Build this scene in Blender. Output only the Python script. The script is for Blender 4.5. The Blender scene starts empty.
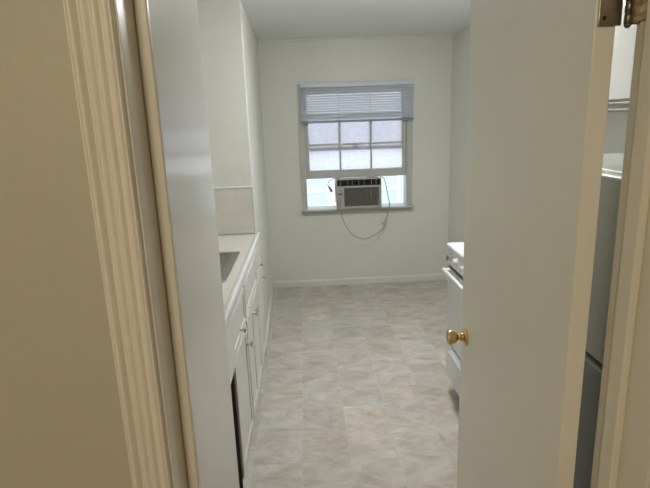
import bpy, bmesh, math, random
from mathutils import Vector, Matrix
random.seed(7)
PI = math.pi
SC = bpy.context.scene
COL = SC.collection

# ------------------------------------------------------------------ materials
def mat(name, col, rough=0.5, metal=0.0, var=0.04, scale=6.0, bump=0.0, bscale=60.0, coat=0.0, spec=0.5):
    m = bpy.data.materials.new(name); m.use_nodes = True
    nt = m.node_tree; N = nt.nodes; L = nt.links
    b = N['Principled BSDF']
    b.inputs['Roughness'].default_value = rough
    b.inputs['Metallic'].default_value = metal
    b.inputs['Coat Weight'].default_value = coat
    b.inputs['Specular IOR Level'].default_value = spec
    tc = N.new('ShaderNodeTexCoord')
    n = N.new('ShaderNodeTexNoise'); n.inputs['Scale'].default_value = scale; n.inputs['Detail'].default_value = 4
    L.new(tc.outputs['Object'], n.inputs['Vector'])
    r = N.new('ShaderNodeValToRGB')
    r.color_ramp.elements[0].position = 0.3; r.color_ramp.elements[1].position = 0.7
    r.color_ramp.elements[0].color = tuple(max(0, c*(1-var)) for c in col)+(1,)
    r.color_ramp.elements[1].color = tuple(min(1, c*(1+var)) for c in col)+(1,)
    L.new(n.outputs['Fac'], r.inputs['Fac']); L.new(r.outputs['Color'], b.inputs['Base Color'])
    if bump:
        n2 = N.new('ShaderNodeTexNoise'); n2.inputs['Scale'].default_value = bscale; n2.inputs['Detail'].default_value = 3
        L.new(tc.outputs['Object'], n2.inputs['Vector'])
        bp = N.new('ShaderNodeBump'); bp.inputs['Strength'].default_value = bump; bp.inputs['Distance'].default_value = 0.01
        L.new(n2.outputs['Fac'], bp.inputs['Height']); L.new(bp.outputs['Normal'], b.inputs['Normal'])
    return m

M = {}
M['wall'] = mat('kitchen_paint', (0.70, 0.70, 0.635), 0.42, var=0.02, scale=2, bump=0.12, bscale=35)
M['gloss'] = mat('gloss_paint', (0.67, 0.66, 0.59), 0.18, var=0.02, scale=2, bump=0.06, bscale=9)
M['ceil'] = mat('ceiling_paint', (0.84, 0.86, 0.86), 0.45, var=0.02, scale=2, bump=0.1, bscale=30)
M['hall'] = mat('hall_paint', (0.475, 0.43, 0.33), 0.5, var=0.03, scale=2.5, bump=0.12, bscale=40)
M['trim'] = mat('trim_paint', (0.73, 0.68, 0.56), 0.30, var=0.02, scale=3)
M['door'] = mat('door_paint', (0.81, 0.775, 0.665), 0.33, var=0.02, scale=3, bump=0.06, bscale=25)
M['cab'] = mat('cabinet_paint', (0.70, 0.69, 0.64), 0.32, var=0.02, scale=5, bump=0.05, bscale=20)
M['dark'] = mat('gap_shade_dark', (0.03, 0.024, 0.018), 0.8, var=0.2, scale=12)  # shade of the gap under the counter, put into the colour
M['winpaint'] = mat('window_paint', (0.50, 0.50, 0.46), 0.4, var=0.04, scale=8, bump=0.1, bscale=40)
M['blind'] = mat('blind_vinyl', (0.62, 0.67, 0.72), 0.4, var=0.03, scale=8)
M['blindrail'] = mat('backlit_rail_vinyl', (0.26, 0.29, 0.34), 0.4, var=0.03, scale=8)  # darker than the slats: the rail's backlit shade is in the colour
M['steel'] = mat('brushed_steel', (0.30, 0.29, 0.27), 0.36, 0.9, var=0.08, scale=30)
M['chrome'] = mat('chrome', (0.55, 0.55, 0.54), 0.18, 1.0, var=0.05, scale=20)
M['brass'] = mat('polished_brass', (0.66, 0.50, 0.20), 0.16, 1.0, var=0.12, scale=25)
M['nickel'] = mat('aged_nickel', (0.24, 0.20, 0.14), 0.30, 1.0, var=0.35, scale=28, bump=0.1)
M['screw'] = mat('dark_screw', (0.05, 0.035, 0.02), 0.5, 0.8, var=0.2, scale=40)
M['enamel'] = mat('white_enamel', (0.74, 0.75, 0.75), 0.22, var=0.02, scale=5)
M['black'] = mat('black_enamel', (0.012, 0.012, 0.013), 0.35, var=0.2, scale=10)
M['fridge'] = mat('grey_fridge_skin', (0.64, 0.66, 0.59), 0.38, var=0.04, scale=4, bump=0.12, bscale=140)
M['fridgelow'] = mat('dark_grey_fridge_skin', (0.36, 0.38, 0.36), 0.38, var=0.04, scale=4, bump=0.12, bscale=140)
M['rubber'] = mat('black_gasket', (0.015, 0.015, 0.015), 0.7, var=0.2, scale=20)
M['acbody'] = mat('aged_beige_plastic', (0.42, 0.41, 0.35), 0.5, var=0.06, scale=18)
M['acgrille'] = mat('grey_grille_plastic', (0.22, 0.21, 0.19), 0.6, var=0.15, scale=40)
M['acdark'] = mat('dark_louvre_plastic', (0.035, 0.035, 0.05), 0.45, var=0.3, scale=25)
M['cord'] = mat('grey_cord_rubber', (0.30, 0.29, 0.26), 0.5, var=0.06, scale=30)
M['plug'] = mat('plug_rubber', (0.20, 0.20, 0.22), 0.5, var=0.06, scale=30)
M['tag'] = mat('tan_tag_paper', (0.46, 0.38, 0.33), 0.7, var=0.08, scale=30)
M['screen'] = mat('green_display', (0.02, 0.06, 0.04), 0.2, var=0.1, scale=10)
M['stucco'] = mat('pale_green_siding', (0.60, 0.76, 0.73), 0.8, var=0.05, scale=2, bump=0.3, bscale=30)
M['upstucco'] = mat('pale_lavender_stucco', (0.86, 0.84, 0.86), 0.8, var=0.03, scale=2, bump=0.3, bscale=30)
M['whitewood'] = mat('white_outdoor_wood', (0.85, 0.86, 0.88), 0.6, var=0.03, scale=5)
M['concrete'] = mat('concrete_ground', (0.45, 0.44, 0.42), 0.85, var=0.12, scale=3, bump=0.3)
M['hallfloor'] = mat('hall_oak', (0.28, 0.17, 0.09), 0.45, var=0.25, scale=4)
M['brasslamp'] = mat('lamp_metal', (0.6, 0.58, 0.54), 0.3, 0.8, var=0.05)

def glow(name, col, s):
    m = bpy.data.materials.new(name); m.use_nodes = True
    b = m.node_tree.nodes['Principled BSDF']
    b.inputs['Base Color'].default_value = (0.9, 0.9, 0.88, 1)
    b.inputs['Emission Color'].default_value = col+(1,); b.inputs['Emission Strength'].default_value = s
    return m
M['kglow'] = glow('kitchen_lamp_glass', (0.97, 0.98, 1.0), 66.0)
M['hglow'] = glow('hall_lamp_glass', (1.0, 0.90, 0.72), 70.0)

def tilemat():
    m = mat('glazed_wall_tile', (0.64, 0.615, 0.54), 0.14, var=0.02, scale=6)
    nt = m.node_tree; N = nt.nodes; L = nt.links; b = N['Principled BSDF']
    geo = N.new('ShaderNodeNewGeometry'); sep = N.new('ShaderNodeSeparateXYZ'); L.new(geo.outputs['Position'], sep.inputs[0])
    add = N.new('ShaderNodeMath'); add.operation = 'ADD'; L.new(sep.outputs['X'], add.inputs[0]); L.new(sep.outputs['Y'], add.inputs[1])
    def line(sock, off):
        a = N.new('ShaderNodeMath'); a.operation = 'ADD'; a.inputs[1].default_value = off; L.new(sock, a.inputs[0])
        d = N.new('ShaderNodeMath'); d.operation = 'DIVIDE'; d.inputs[1].default_value = 0.108; L.new(a.outputs[0], d.inputs[0])
        f = N.new('ShaderNodeMath'); f.operation = 'FRACT'; L.new(d.outputs[0], f.inputs[0])
        c = N.new('ShaderNodeMath'); c.operation = 'LESS_THAN'; c.inputs[1].default_value = 0.03; L.new(f.outputs[0], c.inputs[0])
        return c.outputs[0]
    mx = N.new('ShaderNodeMath'); mx.operation = 'MAXIMUM'
    L.new(line(add.outputs[0], 10.0+0.055), mx.inputs[0]); L.new(line(sep.outputs['Z'], 10.0-0.14+0.0), mx.inputs[1])
    src = b.inputs['Base Color'].links[0].from_socket
    mix = N.new('ShaderNodeMix'); mix.data_type = 'RGBA'
    L.new(mx.outputs[0], mix.inputs['Factor']); L.new(src, mix.inputs['A']); mix.inputs['B'].default_value = (0.56, 0.54, 0.475, 1)
    L.new(mix.outputs['Result'], b.inputs['Base Color'])
    inv = N.new('ShaderNodeMath'); inv.operation = 'SUBTRACT'; inv.inputs[0].default_value = 1; L.new(mx.outputs[0], inv.inputs[1])
    bp = N.new('ShaderNodeBump'); bp.inputs['Strength'].default_value = 0.4; bp.inputs['Distance'].default_value = 0.002
    L.new(inv.outputs[0], bp.inputs['Height']); L.new(bp.outputs['Normal'], b.inputs['Normal'])
    return m
M['tile'] = tilemat()

def floormat():
    m = bpy.data.materials.new('stone_look_vinyl_tile'); m.use_nodes = True
    nt = m.node_tree; N = nt.nodes; L = nt.links; b = N['Principled BSDF']
    def math_(op, a, c=None, v=None):
        n = N.new('ShaderNodeMath'); n.operation = op
        for i, s in enumerate((a, c)):
            if s is None: continue
            if isinstance(s, (int, float)): n.inputs[i].default_value = s
            else: L.new(s, n.inputs[i])
        return n.outputs[0]
    geo = N.new('ShaderNodeNewGeometry'); sep = N.new('ShaderNodeSeparateXYZ'); L.new(geo.outputs['Position'], sep.inputs[0])
    W, H = 0.24, 0.485
    u = math_('DIVIDE', math_('ADD', sep.outputs['X'], 0.075+24), W)
    ui = math_('FLOOR', u); uf = math_('FRACT', u)
    odd = math_('MODULO', ui, 2.0)
    v = math_('ADD', math_('DIVIDE', math_('SUBTRACT', sep.outputs['Y'], 2.374-48.5), H), math_('MULTIPLY', odd, 0.42))
    vi = math_('FLOOR', v); vf = math_('FRACT', v)
    # per tile random
    cmb = N.new('ShaderNodeCombineXYZ'); L.new(ui, cmb.inputs[0]); L.new(vi, cmb.inputs[1])
    wn = N.new('ShaderNodeTexWhiteNoise'); wn.noise_dimensions = '2D'; L.new(cmb.outputs[0], wn.inputs['Vector'])
    sc = N.new('ShaderNodeVectorMath'); sc.operation = 'SCALE'; sc.inputs['Scale'].default_value = 13.0; L.new(wn.outputs['Color'], sc.inputs[0])
    ad = N.new('ShaderNodeVectorMath'); ad.operation = 'ADD'; L.new(geo.outputs['Position'], ad.inputs[0]); L.new(sc.outputs[0], ad.inputs[1])
    mp = N.new('ShaderNodeMapping'); mp.inputs['Scale'].default_value = (1.0, 1.6, 1.0); mp.inputs['Rotation'].default_value = (0, 0, 0.35)
    L.new(ad.outputs[0], mp.inputs['Vector'])
    n1 = N.new('ShaderNodeTexNoise'); n1.inputs['Scale'].default_value = 5.5; n1.inputs['Detail'].default_value = 10; n1.inputs['Roughness'].default_value = 0.72; n1.inputs['Distortion'].default_value = 0.5
    L.new(mp.outputs[0], n1.inputs['Vector'])
    r1 = N.new('ShaderNodeValToRGB'); cr = r1.color_ramp
    cr.elements[0].position = 0.34; cr.elements[0].color = (0.37, 0.335, 0.285, 1)
    cr.elements[1].position = 0.66; cr.elements[1].color = (0.63, 0.605, 0.555, 1)
    e = cr.elements.new(0.5); e.color = (0.50, 0.47, 0.42, 1)
    L.new(n1.outputs['Fac'], r1.inputs['Fac'])
    # thin veins
    n2 = N.new('ShaderNodeTexNoise'); n2.inputs['Scale'].default_value = 5.5; n2.inputs['Detail'].default_value = 6; n2.inputs['Distortion'].default_value = 1.4
    L.new(mp.outputs[0], n2.inputs['Vector'])
    vein = math_('LESS_THAN', math_('ABSOLUTE', math_('SUBTRACT', n2.outputs['Fac'], 0.5)), 0.006)
    mv = N.new('ShaderNodeMix'); mv.data_type = 'RGBA'; L.new(math_('MULTIPLY', vein, 0.35), mv.inputs['Factor'])
    L.new(r1.outputs['Color'], mv.inputs['A']); mv.inputs['B'].default_value = (0.68, 0.64, 0.58, 1)
    # per tile brightness
    val = math_('ADD', math_('MULTIPLY', wn.outputs['Value'], 0.14), 0.93)
    hs = N.new('ShaderNodeHueSaturation'); L.new(val, hs.inputs['Value']); L.new(mv.outputs['Result'], hs.inputs['Color'])
    # warm and cool clouds that come from the print of each tile
    n3 = N.new('ShaderNodeTexNoise'); n3.inputs['Scale'].default_value = 2.1; n3.inputs['Detail'].default_value = 3
    L.new(ad.outputs[0], n3.inputs['Vector'])
    r3 = N.new('ShaderNodeValToRGB'); r3.color_ramp.elements[0].position = 0.35; r3.color_ramp.elements[1].position = 0.65
    r3.color_ramp.elements[0].color = (1.0, 0.955, 0.89, 1); r3.color_ramp.elements[1].color = (0.97, 0.99, 1.0, 1)
    L.new(n3.outputs['Fac'], r3.inputs['Fac'])
    mh = N.new('ShaderNodeMix'); mh.data_type = 'RGBA'; mh.blend_type = 'MULTIPLY'; mh.inputs['Factor'].default_value = 1.0
    L.new(hs.outputs['Color'], mh.inputs['A']); L.new(r3.outputs['Color'], mh.inputs['B'])
    # seams
    s1 = math_('LESS_THAN', uf, 0.011); s2 = math_('LESS_THAN', vf, 0.006)
    seam = math_('MAXIMUM', s1, s2)
    ms = N.new('ShaderNodeMix'); ms.data_type = 'RGBA'; L.new(math_('MULTIPLY', seam, 0.4), ms.inputs['Factor'])
    L.new(mh.outputs['Result'], ms.inputs['A']); ms.inputs['B'].default_value = (0.62, 0.59, 0.53, 1)
    L.new(ms.outputs['Result'], b.inputs['Base Color'])
    b.inputs['Roughness'].default_value = 0.36
    bp = N.new('ShaderNodeBump'); bp.inputs['Strength'].default_value = 0.15; bp.inputs['Distance'].default_value = 0.004
    L.new(n1.outputs['Fac'], bp.inputs['Height']); L.new(bp.outputs['Normal'], b.inputs['Normal'])
    return m
M['floor'] = floormat()

def glassmat(name, film):
    m = bpy.data.materials.new(name); m.use_nodes = True
    nt = m.node_tree; N = nt.nodes; L = nt.links
    for n in list(N):
        if n.type == 'BSDF_PRINCIPLED': N.remove(n)
    out = [n for n in N if n.type == 'OUTPUT_MATERIAL'][0]
    tr = N.new('ShaderNodeBsdfTransparent'); tr.inputs[0].default_value = (0.96, 0.96, 0.97, 1)
    gl = N.new('ShaderNodeBsdfGlossy'); gl.inputs['Roughness'].default_value = 0.03
    fr = N.new('ShaderNodeFresnel'); fr.inputs['IOR'].default_value = 1.45
    m1 = N.new('ShaderNodeMixShader'); L.new(fr.outputs[0], m1.inputs[0]); L.new(tr.outputs[0], m1.inputs[1]); L.new(gl.outputs[0], m1.inputs[2])
    if film:
        tl = N.new('ShaderNodeBsdfTranslucent'); tl.inputs[0].default_value = (0.92, 0.905, 0.96, 1)
        n = N.new('ShaderNodeTexNoise'); n.inputs['Scale'].default_value = 18
        mr = N.new('ShaderNodeMapRange'); mr.inputs['To Min'].default_value = 0.4; mr.inputs['To Max'].default_value = 0.62
        L.new(n.outputs['Fac'], mr.inputs['Value'])
        m2 = N.new('ShaderNodeMixShader'); L.new(mr.outputs[0], m2.inputs[0]); L.new(m1.outputs[0], m2.inputs[1]); L.new(tl.outputs[0], m2.inputs[2])
        L.new(m2.outputs[0], out.inputs[0])
    else:
        L.new(m1.outputs[0], out.inputs[0])
    return m
M['glass'] = glassmat('clear_glass', False)
M['film'] = glassmat('filmed_glass', True)

# ------------------------------------------------------------------ geometry helpers
class MB:
    def __init__(s): s.bm = bmesh.new(); s.smooth = False
    def box(s, x0, x1, y0, y1, z0, z1, bev=0.0, seg=2):
        c = ((x0+x1)/2, (y0+y1)/2, (z0+z1)/2)
        r = bmesh.ops.create_cube(s.bm, size=1.0)
        bmesh.ops.scale(s.bm, vec=(abs(x1-x0), abs(y1-y0), abs(z1-z0)), verts=r['verts'])
        bmesh.ops.translate(s.bm, vec=c, verts=r['verts'])
        if bev:
            es = list({e for v in r['verts'] for e in v.link_edges})
            bmesh.ops.bevel(s.bm, geom=es, offset=bev, segments=seg, profile=0.5, affect='EDGES')
        return s
    def prism(s, pts, axis, a, b):
        """closed 2D profile extruded along axis. pts in the two other axes order (x,y,z without axis)"""
        def mk(p, t):
            if axis == 'x': return (t, p[0], p[1])
            if axis == 'y': return (p[0], t, p[1])
            return (p[0], p[1], t)
        A = [s.bm.verts.new(mk(p, a)) for p in pts]; B = [s.bm.verts.new(mk(p, b)) for p in pts]
        s.bm.faces.new(A); s.bm.faces.new(list(reversed(B)))
        n = len(pts)
        for i in range(n): s.bm.faces.new((A[i], B[i], B[(i+1) % n], A[(i+1) % n]))
        return s
    def lathe(s, prof, o, d, seg=28):
        """prof: (distance along d, radius)"""
        d = Vector(d).normalized(); q = d.to_track_quat('Z', 'Y'); o = Vector(o); rings = []
        for t, r in prof:
            rings.append([s.bm.verts.new(o+q @ Vector((max(r, 1e-4)*math.cos(2*PI*k/seg), max(r, 1e-4)*math.sin(2*PI*k/seg), t))) for k in range(seg)])
        for i in range(len(rings)-1):
            for k in range(seg):
                f = s.bm.faces.new((rings[i][k], rings[i][(k+1) % seg], rings[i+1][(k+1) % seg], rings[i+1][k])); f.smooth = True
        s.bm.faces.new(list(reversed(rings[0]))); s.bm.faces.new(rings[-1])
        return s
    def tube(s, pts, r, seg=10, smooth=True):
        P = [Vector(p) for p in pts]
        if smooth:
            Q = []
            for i in range(len(P)-1):
                p0 = P[max(i-1, 0)]; p1 = P[i]; p2 = P[i+1]; p3 = P[min(i+2, len(P)-1)]
                for k in range(5):
                    t = k/5
                    Q.append(0.5*((2*p1)+(-p0+p2)*t+(2*p0-5*p1+4*p2-p3)*t*t+(-p0+3*p1-3*p2+p3)*t**3))
            Q.append(P[-1]); P = Q
        rings = []; up = Vector((0.13, 0.9, 0.21)).normalized()
        for i, p in enumerate(P):
            t = (P[min(i+1, len(P)-1)]-P[max(i-1, 0)]).normalized()
            a = t.cross(up)
            if a.length < 1e-3: a = t.cross(Vector((1, 0, 0)))
            a.normalize(); b = t.cross(a)
            rings.append([s.bm.verts.new(p+r*(a*math.cos(2*PI*k/seg)+b*math.sin(2*PI*k/seg))) for k in range(seg)])
        for i in range(len(rings)-1):
            for k in range(seg):
                f = s.bm.faces.new((rings[i][k], rings[i][(k+1) % seg], rings[i+1][(k+1) % seg], rings[i+1][k])); f.smooth = True
        s.bm.faces.new(list(reversed(rings[0]))); s.bm.faces.new(rings[-1])
        return s
    def build(s, name, m, parent=None, label=None, kind=None):
        bmesh.ops.recalc_face_normals(s.bm, faces=s.bm.faces)
        me = bpy.data.meshes.new(name); s.bm.to_mesh(me); s.bm.free()
        me.materials.append(M[m] if isinstance(m, str) else m)
        o = bpy.data.objects.new(name, me); COL.objects.link(o)
        if parent:
            o.parent = parent
            w = Vector((0, 0, 0)); p = parent
            M0 = world(parent)
            o.matrix_parent_inverse = M0.inverted()
        if label: o['label'] = label
        if kind: o['kind'] = kind
        return o
def world(o):
    m = o.matrix_basis.copy()
    if o.parent: m = world(o.parent) @ o.matrix_parent_inverse @ m
    return m
def thing(name, label, cat, loc, group=None, kind=None):
    o = bpy.data.objects.new(name, None); COL.objects.link(o); o.location = loc; o.empty_display_size = 0.05
    if label: o['label'] = label
    if cat: o['category'] = cat
    if group: o['group'] = group
    if kind: o['kind'] = kind
    return o
def tag(o, label, cat, group=None):
    o['label'] = label; o['category'] = cat
    if group: o['group'] = group
    return o
def S(mb, name, m, label=None):
    return mb.build(name, m, None, label, 'structure')

CZ = 2.375      # ceiling height
YB = 4.956      # back wall
XL, XR = -0.372, 1.43
DY0, DY1 = 0.708, 0.852   # doorway wall
JL, JR = -0.229, 0.548     # doorway reveals

# ------------------------------------------------------------------ the room shell
S(MB().box(-1.3, 1.75, DY0+0.06, YB+0.15, -0.1, 0), 'floor', 'floor', 'grey beige stone look vinyl tile floor of the kitchen')
S(MB().box(-1.6, 1.75, -1.7, DY0+0.06, -0.1, 0), 'floor_hall', 'hallfloor', 'hallway floor in front of the doorway')
S(MB().box(-1.6, 1.75, -1.7, YB+0.15, CZ, CZ+0.1), 'ceiling', 'ceil', 'pale painted kitchen ceiling')
# back wall with window opening
WX0, WX1, WZ0, WZ1 = -0.01, 1.03, 0.775, 1.96
b = MB()
b.box(-1.3, WX0, YB, YB+0.15, 0, CZ); b.box(WX1, 1.75, YB, YB+0.15, 0, CZ)
b.box(WX0, WX1, YB, YB+0.15, 0, WZ0); b.box(WX0, WX1, YB, YB+0.15, WZ1, CZ)
S(b, 'wall_back', 'wall', 'far kitchen wall with the window')
S(MB().box(XR, XR+0.15, DY1, YB, 0, CZ), 'wall_right', 'wall', 'right kitchen wall behind the range')
# left: glossy stub by the doorway, alcove, then the flush wall
S(MB().box(-1.1, -0.315, DY1, 1.76, 0, CZ, 0.006), 'wall_left', 'gloss', 'glossy painted wall just inside the doorway, catching the window light')
S(MB().box(-1.1, -0.95, 1.76, 3.38, 0, CZ), 'wall_alcove', 'wall', 'alcove wall behind the sink counter')
S(MB().prism([(-1.1, 3.38), (-0.353, 3.38), (-0.349, 3.3815), (-0.347, 3.385), (-0.378, YB), (-1.1, YB)], 'z', 0, CZ), 'wall_left_far', 'wall', 'pale wall between the sink counter and the far wall')
# doorway wall (hall paint outside, kitchen paint inside are the same mass)
b = MB()
b.box(-1.6, JL-0.018, DY0, DY1, 0, CZ); b.box(JR+0.018, 1.75, DY0, DY1, 0, CZ); b.box(JL-0.018, JR+0.018, DY0, DY1, 2.068, CZ)
S(b, 'wall_front', 'hall', 'tan hallway wall around the doorway')
# hallway around the camera
S(MB().box(-1.6, -1.45, -1.7, DY0, 0, CZ), 'wall_hall_left', 'hall')
S(MB().box(1.6, 1.75, -1.7, DY0, 0, CZ), 'wall_hall_right', 'hall')
S(MB().box(-1.6, 1.75, -1.85, -1.7, 0, CZ), 'wall_hall_back', 'hall')

# baseboards
S(MB().prism([(YB, 0), (YB-0.014, 0), (YB-0.014, 0.05), (YB-0.009, 0.062), (YB, 0.066)], 'x', XL+0.014, XR), 'baseboard_back', 'wall')
S(MB().prism([(-0.347, 3.402), (-0.330, 3.402), (-0.362, YB), (-0.378, YB)], 'z', 0, 0.06), 'baseboard_left', 'cab')
S(MB().prism([(XR, 0), (XR-0.014, 0), (XR-0.014, 0.05), (XR-0.009, 0.062), (XR, 0.066)], 'y', 2.81, YB-0.014), 'baseboard_right', 'wall')
# thin moulding at the top of the far wall
S(MB().prism([(YB, CZ), (YB-0.018, CZ), (YB-0.012, CZ-0.012), (YB, CZ-0.02)], 'x', XL, XR), 'trim_ceiling', 'wall')

# door frame: jambs, stops, fluted casings
b = MB()
b.box(JL-0.018, JL, DY0-0.003, 0.832, 0, 2.05, 0.0015); b.box(JR, JR+0.018, DY0-0.003, DY1+0.003, 0, 2.05, 0.0015)
b.box(JL-0.018, JR+0.018, DY0-0.003, DY1+0.003, 2.05, 2.068, 0.0015)
S(b, 'trim_jamb', 'trim', 'painted door jamb')
b = MB()
b.box(JL, JL+0.019, 0.775, 0.787, 0, 2.05, 0.003); b.box(JR-0.015, JR, 0.775, 0.812, 0, 2.05, 0.003)
b.box(JL+0.019, JR-0.015, 0.775, 0.812, 2.035, 2.05, 0.003)
S(b, 'trim_stop', 'trim', 'painted door stop')
# casing profile (distance from the opening edge, projection from the wall)
CP = [(0, 0), (0, 0.011), (0.002, 0.014)]
for c0, wd_, hh in ((0.0035, 0.010, 0.0030), (0.0150, 0.0125, 0.0055), (0.0285, 0.0125, 0.0055), (0.0420, 0.015, 0.0095)):
    for k in range(9):
        CP.append((c0+wd_*k/8, 0.014+hh*math.sin(PI*k/8)))
CP += [(0.0585, 0.014), (0.060, 0.010), (0.060, 0)]
for sgn, xe, nm in ((-1, JL-0.003, 'trim_casing_left'), (1, JR+0.003, 'trim_casing_right')):
    S(MB().prism([(xe+sgn*d, DY0-h) for d, h in CP], 'z', 0, 2.053), nm, 'trim', 'moulded door casing on the hallway side')
S(MB().prism([(DY0-h, 2.053+d) for d, h in CP], 'x', JL-0.07, JR+0.07), 'trim_casing_head', 'trim')

# ------------------------------------------------------------------ the door, open into the kitchen
hx, hy = 0.517, 0.860            # kitchen-face hinge corner
ang = math.atan2(0.763, 0.042)   # direction of the door from its hinge edge
D = thing('door_1', 'cream painted kitchen door standing open on the right', None, (hx, hy, 0.008), kind='structure')
u = Vector((math.cos(ang), math.sin(ang), 0)); w = Vector((-u.y, u.x, 0))     # w points to the hall face (left)
DM = Matrix(((u.x, w.x, 0, hx), (u.y, w.y, 0, hy), (0, 0, 1, 0), (0, 0, 0, 1)))
def dbuild(mb, name, m, parent=D, label=None):
    bmesh.ops.transform(mb.bm, matrix=DM, verts=mb.bm.verts); return mb.build(name, m, parent, label)
slab = dbuild(MB().box(0, 0.768, 0, 0.035, 0.008, 2.035, 0.0025), 'door_panel', 'door')
kz = 0.90
for side in (1, -1):
    y0 = 0.035 if side > 0 else 0.0
    rose = dbuild(MB().lathe([(0, 0.029), (0.003, 0.0305), (0.006, 0.029), (0.009, 0.022), (0.010, 0.016)], (0.708, y0, kz), (0, side, 0)), 'rosette', 'brass', D)
    dbuild(MB().lathe([(0.006, 0.013), (0.012, 0.0155), (0.017, 0.0135), (0.022, 0.0095), (0.028, 0.0105), (0.033, 0.0175), (0.038, 0.0215), (0.046, 0.0240), (0.054, 0.0262), (0.0580, 0.0262), (0.061, 0.0225), (0.0585, 0.013), (0.060, 0.0125), (0.0605, 0.004)],
                      (0.708, y0, kz), (0, side, 0)), 'knob', 'brass', D, 'polished brass round door knob')
dbuild(MB().box(0.766, 0.770, 0.006, 0.029, kz-0.03, kz+0.03, 0.0008), 'latch_plate', 'brass')
dbuild(MB().box(0.768, 0.778, 0.011, 0.024, kz-0.008, kz+0.008, 0.002), 'latch', 'brass')
# hinges: door leaf on the slab edge, jamb leaf on the jamb, knuckles between
for hz in (0.20, 1.757):
    H = bpy.data.objects.new('hinge', None); COL.objects.link(H); H.parent = D
    H.matrix_parent_inverse = world(D).inverted(); H.location = (hx, hy, hz); H['label'] = 'aged nickel butt hinge'
    dl = MB().box(-0.004, 0.0004, -0.006, 0.031, hz, hz+0.09, 0.001)
    dbuild(dl, 'door_leaf', 'nickel', H)
    # knuckle barrel on the kitchen side of the gap
    px, py = 0.5315, 0.853
    kb = MB()
    for k in range(5):
        kb.lathe([(0, 0.0052), (0.0008, 0.0062), (0.0164, 0.0062), (0.0172, 0.0052)], (px, py, hz+0.001+k*0.0176), (0, 0, 1), 18)
    kb.lathe([(-0.006, 0.002), (-0.003, 0.005), (0.0, 0.0062)], (px, py, hz+0.001), (0, 0, 1), 18)
    kb.lathe([(0, 0.0062), (0.003, 0.005), (0.006, 0.002)], (px, py, hz+0.089), (0, 0, 1), 18)
    kb.build('knuckle', 'nickel', H)
    MB().box(px, 0.5485, 0.8465, 0.8505, hz, hz+0.09).box(0.5455, 0.5482, 0.8135, 0.8505, hz+0.003, hz+0.09, 0.001).build('jamb_leaf', 'nickel', H)
    sc_ = MB()
    for zz in (0.012, 0.045, 0.078):
        sc_.lathe([(0, 0.0036), (0.0008, 0.003)], (0.5455, 0.8225 if zz != 0.045 else 0.834, hz+zz), (-1, 0, 0), 12)
    sc_.build('jamb_screws', 'screw', H)
    sd = MB()
    for zz in (0.012, 0.045, 0.078):
        sd.lathe([(0, 0.0036), (0.0008, 0.003)], (-0.004, 0.022 if zz != 0.045 else 0.012, hz+zz), (-1, 0, 0), 12)
    dbuild(sd, 'door_screws', 'screw', H)

# ------------------------------------------------------------------ window
Wn = thing('window_1', 'white double hung window with its lower sash raised over an air conditioner', None, (0.51, YB+0.07, WZ0), kind='structure')
b = MB()   # frame: face trim + jamb liner
b.box(-0.035, 0.012, YB-0.012, YB, 0.797, 1.93, 0.002); b.box(1.008, 1.058, YB-0.012, YB, 0.797, 1.93, 0.002)
b.box(-0.035, 1.058, YB-0.012, YB, 1.93, 1.985, 0.002)
b.box(WX0, 0.018, YB, YB+0.15, WZ0, WZ1); b.box(1.002, WX1, YB, YB+0.15, WZ0, WZ1)
b.box(0.018, 1.002, YB, YB+0.15, 1.935, WZ1); b.box(0.018, 1.002, YB+0.02, YB+0.17, WZ0, 0.797)
b.build('window_frame', 'winpaint', Wn)
b = MB(); b.box(-0.045, 1.068, YB-0.055, YB+0.02, 0.775, 0.797, 0.005); b.box(-0.035, 1.058, YB-0.014, YB, 0.735, 0.775, 0.003)
b.build('window_sill', 'winpaint', Wn)
def sash(x0, x1, z0, z1, y0, y1, stile, rb, rt, vx, hz, gm, name):
    b = MB()
    b.box(x0, x0+stile, y0, y1, z0, z1, 0.003); b.box(x1-stile, x1, y0, y1, z0, z1, 0.003)
    b.box(x0+stile, x1-stile, y0, y1, z0, z0+rb, 0.003); b.box(x0+stile, x1-stile, y0, y1, z1-rt, z1, 0.003)
    ym = (y0+y1)/2
    for v in vx: b.box(v-0.0085, v+0.0085, ym-0.011, ym+0.011, z0+rb, z1-rt, 0.003)
    for h in hz: b.box(x0+stile, x1-stile, ym-0.0105, ym+0.0105, h-0.0085, h+0.0085, 0.003)
    o = b.build(name, 'winpaint', Wn)
    MB().box(x0+stile-0.003, x1-stile+0.003, ym-0.002, ym+0.002, z0+rb-0.003, z1-rt+0.003).build('pane', gm, o)
    return o
lower = sash(0.018, 1.002, 1.092, 1.715, YB+0.022, YB+0.056, 0.036, 0.078, 0.04, (0.357, 0.661), (1.415,), 'film', 'window_sash')
upper = sash(0.018, 1.002, 1.355, 1.935, YB+0.062, YB+0.096, 0.036, 0.035, 0.04, (0.357, 0.661), (1.665,), 'glass', 'window_sash')
MB().box(0.485, 0.53, YB+0.058, YB+0.075, 1.392, 1.402, 0.002).lathe([(0, 0.012), (0.012, 0.009), (0.016, 0.004)], (0.507, YB+0.07, 1.402), (0, 0, 1), 16).build('sash_lock', 'nickel', Wn)

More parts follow.
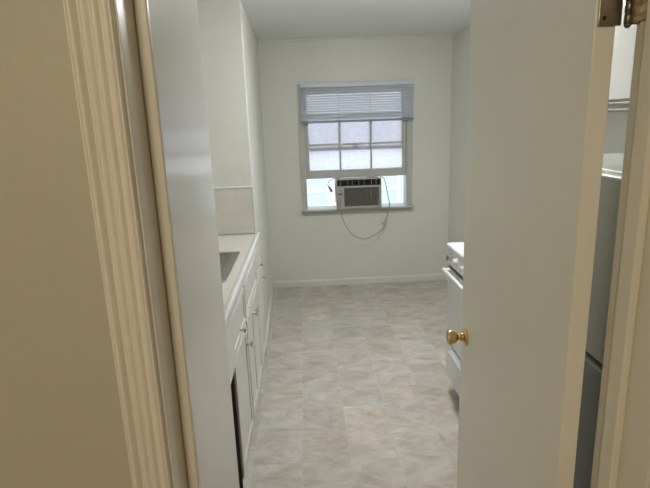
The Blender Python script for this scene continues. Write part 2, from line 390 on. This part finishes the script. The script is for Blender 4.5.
# blind, raised, on the wall face above the window
B = thing('window_blind', 'white mini blind pulled up over the top of the window', 'blind', (0.525, YB-0.03, 1.62))
hr = MB().box(-0.008, 1.066, YB-0.052, YB-0.012, 1.945, 1.985, 0.003); hr.build('headrail', 'blind', B)
b = MB()
ns = 13
for k in range(ns):
    z = 1.934-k*(1.930-1.656)/(ns-1)
    # gently cupped slat, tilted so that its room edge hangs a little lower
    top = []; n = 5; wd = 0.024
    for i in range(n+1):
        t = i/n-0.5
        y = YB-0.032+t*wd*0.60; zz = z+t*wd*0.79+0.0022*(1-4*t*t)
        top.append((y, zz))
    prof = top+[(y, zz-0.0009) for y, zz in reversed(top)]
    b.prism(prof, 'x', -0.004, 1.062)
b.build('slats', 'blind', B)
MB().box(-0.004, 1.062, YB-0.045, YB-0.019, 1.622, 1.643, 0.003).build('bottom_rail', 'blindrail', B)
for x in (0.10, 0.525, 0.955):
    MB().tube([(x, YB-0.0475, 1.945), (x, YB-0.0475, 1.64)], 0.0012, 6, False).build('ladder_cord', 'blind', B)
MB().tube([(0.03, YB-0.055, 1.95), (0.03, YB-0.056, 1.75)], 0.003, 8, False).build('tilt_wand', 'blind', B)

# ------------------------------------------------------------------ window air conditioner
A = thing('air_conditioner', 'beige window air conditioner resting on the sill under the raised sash', 'air conditioner', (0.52, YB, 0.797))
ax0, ax1, az0, az1, af = 0.302, 0.742, 0.799, 1.088, 4.868
MB().box(ax0+0.01, ax1-0.01, af+0.05, YB+0.40, az0, az1-0.004, 0.006).build('case', 'acbody', A)
# front bezel with openings: assemble as a frame
b = MB()
gx0, gx1, gz0, gz1 = 0.378, 0.716, 0.822, 1.002
b.box(ax0, gx0, af, af+0.06, az0, 1.020, 0.005); b.box(gx1, ax1, af, af+0.06, az0, 1.020, 0.005)
b.box(gx0-0.006, gx1+0.006, af, af+0.06, az0, gz0, 0.003); b.box(gx0-0.006, gx1+0.006, af, af+0.06, gz1, 1.020, 0.003)
b.box(ax0, ax1, af+0.004, af+0.06, az1-0.010, az1, 0.003)
b.box(ax0, ax0+0.010, af+0.004, af+0.06, 1.015, az1-0.006, 0.003); b.box(ax1-0.010, ax1, af+0.004, af+0.06, 1.015, az1-0.006, 0.003)
b.build('bezel', 'acbody', A)
b = MB(); b.box(gx0-0.002, gx1+0.002, af+0.028, af+0.034, gz0-0.002, gz1+0.002)
for k in range(18):
    z = gz0+0.005+k*(gz1-gz0-0.01)/17; b.box(gx0, gx1, af+0.004, af+0.030, z-0.0016, z+0.0016)
for k in range(11):
    x = gx0+0.015+k*(gx1-gx0-0.03)/10; b.box(x-0.0015, x+0.0015, af+0.006, af+0.030, gz0, gz1)
b.build('intake_grille', 'acgrille', A, 'dark grey intake grille')
V = MB().box(ax0+0.008, ax1-0.008, af+0.040, af+0.046, 1.018, az1-0.008).build('outlet_vent', 'acdark', A, 'dark outlet louvres along the top')
b = MB()
for k in range(3):
    z = 1.031+k*0.0185; b.prism([(af+0.008, z-0.003), (af+0.010, z-0.001), (af+0.036, z+0.007), (af+0.034, z+0.005)], 'x', ax0+0.012, ax1-0.012)
b.build('louvre', 'acdark', V)
for x in (0.345, 0.415, 0.46, 0.522, 0.575, 0.645, 0.69): MB().box(x-0.003, x+0.003, af+0.005, af+0.040, 1.020, az1-0.010).build('vane', 'acgrille', V)
P = MB().box(0.312, 0.369, af-0.0018, af+0.002, 0.822, 1.004, 0.001).build('control_panel', 'acbody', A)
MB().box(0.322, 0.357, af-0.0035, af-0.0016, 0.937, 0.953, 0.0008).build('display', 'screen', P)
for k in range(4):
    MB().box(0.331, 0.349, af-0.0045, af-0.0016, 0.843+k*0.021, 0.853+k*0.021, 0.001).build('button', 'acgrille', P)
MB().box(0.329, 0.351, af-0.003, af-0.0016, 0.978, 0.984).build('badge', 'acgrille', P)
CPTS = [(0.60, 4.93, 1.090), (0.66, 4.90, 1.098), (0.714, 4.855, 1.108), (0.747, 4.845, 1.098), (0.771, 4.84, 1.059), (0.799, 4.84, 0.913), (0.813, 4.84, 0.834), (0.800, 4.84, 0.765), (0.788, 4.84, 0.706), (0.758, 4.84, 0.613), (0.71, 4.84, 0.563), (0.658, 4.84, 0.527), (0.553, 4.84, 0.496),
        (0.45, 4.84, 0.541), (0.372, 4.84, 0.655), (0.335, 4.845, 0.77), (0.318, 4.852, 0.84), (0.296, 4.865, 0.96), (0.300, 4.885, 1.06), (0.325, 4.90, 1.098), (0.34, 4.87, 1.104), (0.305, 4.85, 1.104), (0.242, 4.84, 1.088), (0.221, 4.84, 1.052), (0.230, 4.84, 1.02)]
MB().tube(CPTS, 0.0042, 8).build('power_cord', 'cord', A, 'thin grey power cord hanging in a loop below the sill')
pd = Vector((0.045, 0, -0.085)).normalized()
pl = MB().lathe([(0, 0.006), (0.008, 0.009), (0.020, 0.011), (0.04, 0.0125), (0.058, 0.0135), (0.062, 0.011)], (0.227, 4.84, 1.03), pd, 14).build('plug', 'plug', A, 'grey plug at the end of the cord')
b = MB(); e = Vector((0.227, 4.84, 1.03))+pd*0.06
for s in (-0.004, 0.004): b.tube([e+Vector((s, 0, 0)), e+Vector((s, 0, 0))+pd*0.015], 0.0012, 6, False)
b.build('prong', 'chrome', pl)
MB().prism([(0.752, 0.650), (0.772, 0.700), (0.790, 0.690), (0.770, 0.618), (0.757, 0.612), (0.735, 0.640), (0.728, 0.668)], 'y', 4.8362, 4.8372).build('cord_tag', 'tag', A, 'tan paper tag on the cord')

# ------------------------------------------------------------------ counter, sink, cabinets on the left
CX = -0.32; FX = -0.345
CY0, CY1 = 1.762, 3.378
sx0, sx1, sy0, sy1 = -0.86, -0.400, 2.30, 2.88
T = thing('tiled_counter', 'white tiled kitchen counter with raised edge running along the left wall', 'counter', (-0.63, 2.57, 0.87))
b = MB()
b.box(-0.948, sx0+0.012, CY0, CY1, 0.868, 0.905); b.box(sx1-0.012, CX-0.018, CY0, CY1, 0.868, 0.905)
b.box(sx0+0.012, sx1-0.012, CY0, sy0+0.012, 0.868, 0.905); b.box(sx0+0.012, sx1-0.012, sy1-0.012, CY1, 0.868, 0.905)
b.build('counter_top', 'tile', T)
b = MB()
L_ = 0.155; y = CY0
while y < CY1-0.001:
    y2 = min(y+L_, CY1)
    b.prism([(CX-0.030, 0.900), (CX-0.030, 0.906), (CX-0.022, 0.912), (CX-0.010, 0.915), (CX-0.003, 0.912), (CX, 0.904), (CX, 0.872), (CX-0.002, 0.868), (CX-0.018, 0.868), (CX-0.018, 0.9)], 'y', y+0.0008, y2-0.0008)
    y = y2
b.build('edge_trim', 'enamel', T, 'glossy white edge tiles of the counter')
# wall tiles behind the counter
b = MB()
b.box(-0.95, -0.944, 1.76, 3.38, 0.905, 1.22); b.box(-0.944, -0.355, 3.372, 3.38, 0.915, 1.22)
S(b, 'trim_backsplash', 'tile', 'cream square wall tiles at the end of the counter')
S(MB().box(-0.944, -0.352, 3.368, 3.380, 1.22, 1.232, 0.004), 'trim_tile_cap', 'enamel')
S(MB().box(-0.354, -0.347, 3.3705, 3.380, 0.916, 1.226, 0.004), 'trim_tile_edge', 'enamel')

K = thing('kitchen_sink', 'stainless steel sink set in the white tiled counter', 'sink', (-0.62, 2.6, 0.72))
bm = MB(); bb = bm.bm
def rr(x0, x1, y0, y1, r, z, n=6):
    out = []
    for cx_, cy_, a0 in ((x1-r, y1-r, 0), (x0+r, y1-r, PI/2), (x0+r, y0+r, PI), (x1-r, y0+r, 1.5*PI)):
        for k in range(n+1):
            a = a0+PI/2*k/n; out.append(bb.verts.new((cx_+r*math.cos(a), cy_+r*math.sin(a), z)))
    return out
rings = [rr(sx0-0.004, sx1+0.004, sy0-0.004, sy1+0.004, 0.012, 0.9055), rr(sx0-0.003, sx1+0.003, sy0-0.003, sy1+0.003, 0.012, 0.909), rr(sx0+0.024, sx1-0.046, sy0+0.03, sy1-0.03, 0.05, 0.909), rr(sx0+0.030, sx1-0.054, sy0+0.036, sy1-0.036, 0.05, 0.902),
         rr(sx0+0.042, sx1-0.066, sy0+0.05, sy1-0.05, 0.06, 0.765), rr(sx0+0.075, sx1-0.095, sy0+0.08, sy1-0.08, 0.05, 0.745), rr(sx0+0.19, sx1-0.19, sy0+0.24, sy1-0.24, 0.02, 0.738)]
for a, c in zip(rings[:-1], rings[1:]):
    for k in range(len(a)):
        f = bb.faces.new((a[k], a[(k+1) % len(a)], c[(k+1) % len(a)], c[k])); f.smooth = True
bb.faces.new(rings[-1])
bowl = bm.build('basin', 'steel', K)
md = bowl.modifiers.new('thick', 'SOLIDIFY'); md.thickness = 0.0015; md.offset = -1
MB().lathe([(0, 0.042), (0.002, 0.044), (0.004, 0.040), (0.003, 0.03), (0.0025, 0.005)], (-0.62, 2.59, 0.738), (0, 0, 1), 24).build('drain', 'chrome', K)
def knob(parent, y, z, x=FX+0.018):
    MB().lathe([(0, 0.0075), (0.002, 0.007), (0.006, 0.0048), (0.012, 0.0050), (0.016, 0.010), (0.021, 0.0150), (0.026, 0.0145), (0.029, 0.009), (0.0295, 0.003)], (x, y, z), (1, 0, 0), 20).build('knob', 'chrome', parent, 'small chrome knob')
def panel(parent, y0, y1, z0, z1, name):
    """lipped overlay door / drawer front with a recessed centre"""
    b = MB(); x0 = FX; x1 = FX+0.018
    b.box(x0+0.0005, x1-0.005, y0, y1, z0, z1, 0.002)
    s = 0.045 if (z1-z0) > 0.25 else 0.028
    for a in ((y0, y0+s, z0, z1), (y1-s, y1, z0, z1), (y0+s, y1-s, z0, z0+s), (y0+s, y1-s, z1-s, z1)):
        b.box(x0+0.002, x1, a[0], a[1], a[2], a[3], 0.0025)
    return b.build(name, 'cab', parent)
def carcass(parent, y0, y1, open_near=False):
    b = MB()
    b.box(-0.94, FX-0.02, y1-0.012, y1, 0.0, 0.72); b.box(-0.94, FX-0.02, y0, y0+0.012, 0.0 if not open_near else 0.63, 0.72 if not open_near else 0.862)
    b.box(-0.94, FX-0.02, y0+0.012, y1-0.012, 0.085, 0.10)
    b.box(-0.94, -0.925, y0+0.012, y1-0.012, 0.1, 0.862)
    c = b.build('carcass', 'cab', parent)
    f = MB()     # face frame
    f.box(FX-0.02, FX, y0+(0.026 if open_near else 0), y0+0.035, 0.0, 0.866, 0.0015); f.box(FX-0.02, FX, y1-0.035, y1, 0.0, 0.866, 0.0015)
    f.box(FX-0.02, FX, y0+0.035, y1-0.035, 0.83, 0.866); f.box(FX-0.02, FX, y0+0.035, y1-0.035, 0.645, 0.672); f.box(FX-0.02, FX, y0+0.035, y1-0.035, 0.0, 0.105)
    f.build('face_frame', 'cab', parent)
GR = 'white base cabinets under the sink counter'
c1 = thing('base_cabinet', 'white base cabinet nearest the doorway with one drawer above one door', 'cabinet', (-0.63, 2.18, 0), GR)
carcass(c1, 1.95, 2.419, True)
MB().box(-0.40, FX+0.018, 1.764, 1.9715, 0.63, 0.864, 0.002).build('filler_board', 'cab', c1)
MB().box(-0.92, FX+0.008, 1.958, 1.9705, 0.0, 0.629).build('gap_shade_strip', 'dark', c1, 'dark strip at the cabinet side, coloured as the unlit gap')  # near-black strip paints the unlit gap beside the cabinet
d = panel(c1, 1.972, 2.405, 0.665, 0.845, 'drawer'); knob(d, 2.175, 0.712)
d = panel(c1, 1.972, 2.405, 0.085, 0.650, 'door'); knob(d, 2.363, 0.557)
c2 = thing('base_cabinet', 'wide white sink cabinet with a pair of doors, in the middle of the row', 'cabinet', (-0.63, 2.73, 0), GR)
carcass(c2, 2.421, 3.047)
panel(c2, 2.437, 3.032, 0.665, 0.845, 'false_front')
d = panel(c2, 2.437, 2.7335, 0.085, 0.650, 'door'); knob(d, 2.708, 0.585)
d = panel(c2, 2.7365, 3.032, 0.085, 0.650, 'door'); knob(d, 2.762, 0.585)
c3 = thing('base_cabinet', 'narrow white base cabinet farthest from the doorway, with one drawer above one door', 'cabinet', (-0.63, 3.21, 0), GR)
carcass(c3, 3.049, 3.377)
# the face frame laps a little over the end wall
MB().box(-0.3465, FX+0.004, 3.378, 3.40, 0.0, 0.866, 0.0015).build('end_stile', 'cab', c3)
d = panel(c3, 3.060, 3.385, 0.665, 0.845, 'drawer'); knob(d, 3.20, 0.735)
d = panel(c3, 3.060, 3.385, 0.085, 0.650, 'door'); knob(d, 3.352, 0.603)

# ------------------------------------------------------------------ gas range on the right
G = thing('kitchen_range', 'white gas range against the right wall behind the door', 'stove', (1.11, 2.40, 0))
ry0, ry1, rx = 2.02, 2.78, 0.80
MB().box(0.835, 1.425, ry0, ry1, 0.09, 0.905, 0.004).build('body', 'enamel', G)
MB().box(0.87, 1.40, ry0+0.03, ry1-0.03, 0.0, 0.09).build('base', 'black', G, 'black recessed base')
b = MB().box(0.795, 1.425, ry0-0.003, ry1+0.003, 0.905, 0.932, 0.009, 3); top = b.build('cooktop', 'enamel', G)
MB().box(1.36, 1.425, ry0, ry1, 0.932, 1.03, 0.008, 3).build('backguard', 'enamel', G)
cp_ = MB().prism([(0.835, 0.905), (0.806, 0.905), (0.798, 0.83), (0.798, 0.818), (0.835, 0.818)], 'y', ry0, ry1).build('control_panel', 'enamel', G)
for y in (2.10, 2.22, 2.46, 2.60, 2.70):
    k = MB().lathe([(0, 0.026), (0.004, 0.026), (0.006, 0.021), (0.020, 0.018), (0.023, 0.014)], (0.8015, y, 0.862), (-1, 0, 0.1), 20)
    k.box(0.770, 0.781, y-0.003, y+0.003, 0.846, 0.880, 0.002)
    k.build('control_knob', 'chrome' if y > 2.65 else 'enamel', cp_)
for gx, gy in ((0.98, 2.20), (0.98, 2.60), (1.24, 2.20), (1.24, 2.60)):
    bn = MB().lathe([(0, 0.045), (0.008, 0.045), (0.010, 0.034), (0.018, 0.034), (0.02, 0.02)], (gx, gy, 0.932), (0, 0, 1), 22).build('burner', 'black', G)
    g = MB()
    for a in range(4):
        ca, sa = math.cos(a*PI/2+PI/4), math.sin(a*PI/2+PI/4)
        g.tube([(gx+0.03*ca, gy+0.03*sa, 0.960), (gx+0.10*ca, gy+0.10*sa, 0.960), (gx+0.105*ca, gy+0.105*sa, 0.934)], 0.0045, 8, False)
    g.tube([(gx+0.085*math.cos(t*PI/8), gy+0.085*math.sin(t*PI/8), 0.958) for t in range(17)], 0.0045, 8, False)
    g.build('grate', 'black', bn)
MB().box(0.812, 0.835, ry0+0.004, ry1-0.004, 0.790, 0.818).build('vent_gap', 'black', G, 'dark slot above the oven door')
dr = MB().box(rx+0.002, 0.835, ry0+0.004, ry1-0.004, 0.345, 0.788, 0.006, 3).build('oven_door', 'enamel', G)
MB().box(rx, rx+0.004, ry0+0.14, ry1-0.34, 0.44, 0.64, 0.002).build('oven_window', 'black', dr)
b = MB().box(0.764, 0.785, ry0+0.01, ry1-0.016, 0.762, 0.790, 0.007, 3)
b.box(0.770, 0.806, ry0+0.02, ry0+0.05, 0.766, 0.786, 0.004); b.box(0.770, 0.806, ry1-0.055, ry1-0.022, 0.766, 0.786, 0.004)
b.build('handle', 'enamel', dr)
dw = MB().box(rx+0.002, 0.835, ry0+0.004, ry1-0.004, 0.115, 0.330, 0.006, 3).build('drawer', 'enamel', G)
MB().prism([(0.802, 0.330), (0.778, 0.338), (0.772, 0.326), (0.778, 0.306), (0.802, 0.296)], 'y', ry0+0.02, ry1-0.15).build('handle', 'enamel', dw)
# ------------------------------------------------------------------ refrigerator
R_ = thing('refrigerator', 'grey two door refrigerator glimpsed in the gap behind the open door', 'refrigerator', (1.06, 1.50, 0))
fy0, fy1 = 1.075, 1.80
MB().box(0.785, 1.42, fy0+0.004, fy1-0.004, 0.03, 1.478, 0.006, 3).build('case', 'fridge', R_)
for x, y in ((0.83, 1.13), (0.83, 1.74), (1.37, 1.13), (1.37, 1.74)):
    MB().lathe([(0, 0.02), (0.012, 0.02), (0.014, 0.01), (0.032, 0.01)], (x, y, 0), (0, 0, 1), 14).build('foot', 'rubber', R_)
MB().box(0.772, 0.786, fy0+0.01, fy1-0.01, 0.06, 1.47).build('gasket', 'rubber', R_)
fd = MB().box(0.72, 0.774, fy0, fy1, 1.006, 1.478, 0.010, 3).build('freezer_door', 'fridge', R_)
ld = MB().box(0.72, 0.774, fy0, fy1, 0.06, 0.994, 0.010, 3).build('fridge_door', 'fridgelow', R_, 'darker grey lower door')
MB().tube([(0.72, 1.745, 1.05), (0.685, 1.745, 1.06), (0.680, 1.745, 1.15), (0.685, 1.745, 1.28), (0.72, 1.745, 1.29)], 0.009, 10).build('handle', 'fridge', fd)
MB().tube([(0.72, 1.745, 0.95), (0.685, 1.745, 0.94), (0.680, 1.745, 0.80), (0.685, 1.745, 0.56), (0.72, 1.745, 0.55)], 0.009, 10).build('handle', 'fridgelow', ld)
# wall cabinets above the range and refrigerator
def upper_cab(y0, y1, lab):
    U = thing('wall_cabinet', lab, 'cabinet', (1.27, (y0+y1)/2, 1.66), 'white wall cabinets above the range and refrigerator')
    MB().box(1.195, 1.428, y0, y1, 1.630, CZ-0.002, 0.003).build('carcass', 'cab', U)
    MB().box(1.178, 1.196, y0, y1, 1.622, 1.633, 0.002).build('light_rail', 'steel', U, 'grey lower rail')
    MB().box(1.184, 1.1955, y0, y1, 1.646, 1.658, 0.002).build('light_rail', 'steel', U, 'grey lower rail')
    ym = (y0+y1)/2
    for a, c in ((y0+0.01, ym-0.002), (ym+0.002, y1-0.01)):
        dd = MB().box(1.178, 1.1945, a, c, 1.668, CZ-0.03, 0.003)
        dd = dd.build('door', 'cab', U)
        MB().lathe([(0, 0.006), (0.010, 0.005), (0.014, 0.012), (0.022, 0.013), (0.026, 0.006)], (1.178, (c-0.03) if a < ym-0.01 else (a+0.03), 1.73), (-1, 0, 0), 16).build('knob', 'chrome', dd)
upper_cab(1.10, 1.80, 'white wall cabinet above the grey refrigerator')
upper_cab(1.802, 2.76, 'white wall cabinet above the white range')

# ------------------------------------------------------------------ lamps
def bowl(name, x, y, r, gm, lab):
    o = thing(name, lab, 'lamp', (x, y, CZ))
    MB().lathe([(0, 0.06), (0.010, 0.06), (0.014, 0.02), (0.025, 0.018)], (x, y, CZ-0.001), (0, 0, -1), 30).build('base', 'brasslamp', o)
    MB().lathe([(0.024, r*0.5), (0.028, r*0.9), (0.040, r), (0.055, r*0.95), (0.072, r*0.75), (0.082, r*0.4), (0.085, 0.002)], (x, y, CZ), (0, 0, -1), 36).build('shade', gm, o)
def dome(name, x, y, r, gm, lab):
    o = thing(name, lab, 'lamp', (x, y, CZ))
    MB().lathe([(0, r+0.012), (0.012, r+0.014), (0.020, r+0.006)], (x, y, CZ-0.001), (0, 0, -1), 36).build('base', 'brasslamp', o)
    MB().lathe([(0.018, r), (0.035, r*0.98), (0.055, r*0.85), (0.072, r*0.6), (0.080, r*0.3), (0.082, 0.002)], (x, y, CZ), (0, 0, -1), 36).build('shade', gm, o)
bowl('ceiling_lamp', 0.62, 2.76, 0.14, 'kglow', 'round glass lamp on the kitchen ceiling')
dome('ceiling_lamp', -0.35, -0.75, 0.12, 'hglow', 'round glass lamp on the hallway ceiling')

# ------------------------------------------------------------------ outside
OB = thing('neighbor_building', 'pale green house wall with white boards seen through the window', 'building', (0.8, 7.6, -1.2))
MB().box(-4, 6, 7.5, 7.8, -1.2, 1.02).build('lower_wall', 'stucco', OB)
MB().box(-4, 6, 7.5, 7.8, 1.02, 3.6).build('upper_wall', 'upstucco', OB, 'pale lavender upper wall')
b = MB()
for x0, x1 in ((-1.1, -1.0), (0.33, 0.45), (1.365, 1.41), (2.5, 2.6)): MB().box(x0, x1, 7.47, 7.5, -1.2, 1.02, 0.004).build('post', 'whitewood', OB)
for z in (0.05, 0.635, 1.0): MB().box(-4, 6, 7.475, 7.4995, z-0.013, z+0.013).build('board', 'whitewood', OB)
g = MB().box(-8, 9, YB+0.16, 14, -1.3, -1.2).build('ground_outside', 'concrete', None, None, 'structure')

# ------------------------------------------------------------------ world, camera, view
wd = bpy.data.worlds.new('sky'); SC.world = wd; wd.use_nodes = True
bg = wd.node_tree.nodes['Background']; bg.inputs[0].default_value = (0.84, 0.91, 1.0, 1); bg.inputs[1].default_value = 1.35

cam = bpy.data.cameras.new('camera'); co = bpy.data.objects.new('camera', cam); COL.objects.link(co)
cam.sensor_fit = 'HORIZONTAL'; cam.sensor_width = 36; cam.lens = 505/650*36; cam.clip_start = 0.02
r = Vector((0.99841618, -0.04384073, -0.03525782)); 
f = Vector((0.03447161, 0.97199529, -0.23245831))
up = Vector((0.04446157, 0.23087475, 0.97196709))
mw = Matrix((r, up, -f)).transposed().to_4x4(); mw.translation = Vector((0, 0, 1.62))
co.matrix_world = mw
SC.camera = co
for o_ in bpy.data.objects:
    if o_.name.startswith('trim_casing'):
        for p_ in o_.data.polygons: p_.use_smooth = len(p_.vertices) == 4
        o_.data.set_sharp_from_angle(angle=math.radians(50))
vs = SC.view_settings; vs.view_transform = 'Standard'; vs.look = 'None'; vs.gamma = 1; vs.use_curve_mapping = False; vs.exposure = 0.85
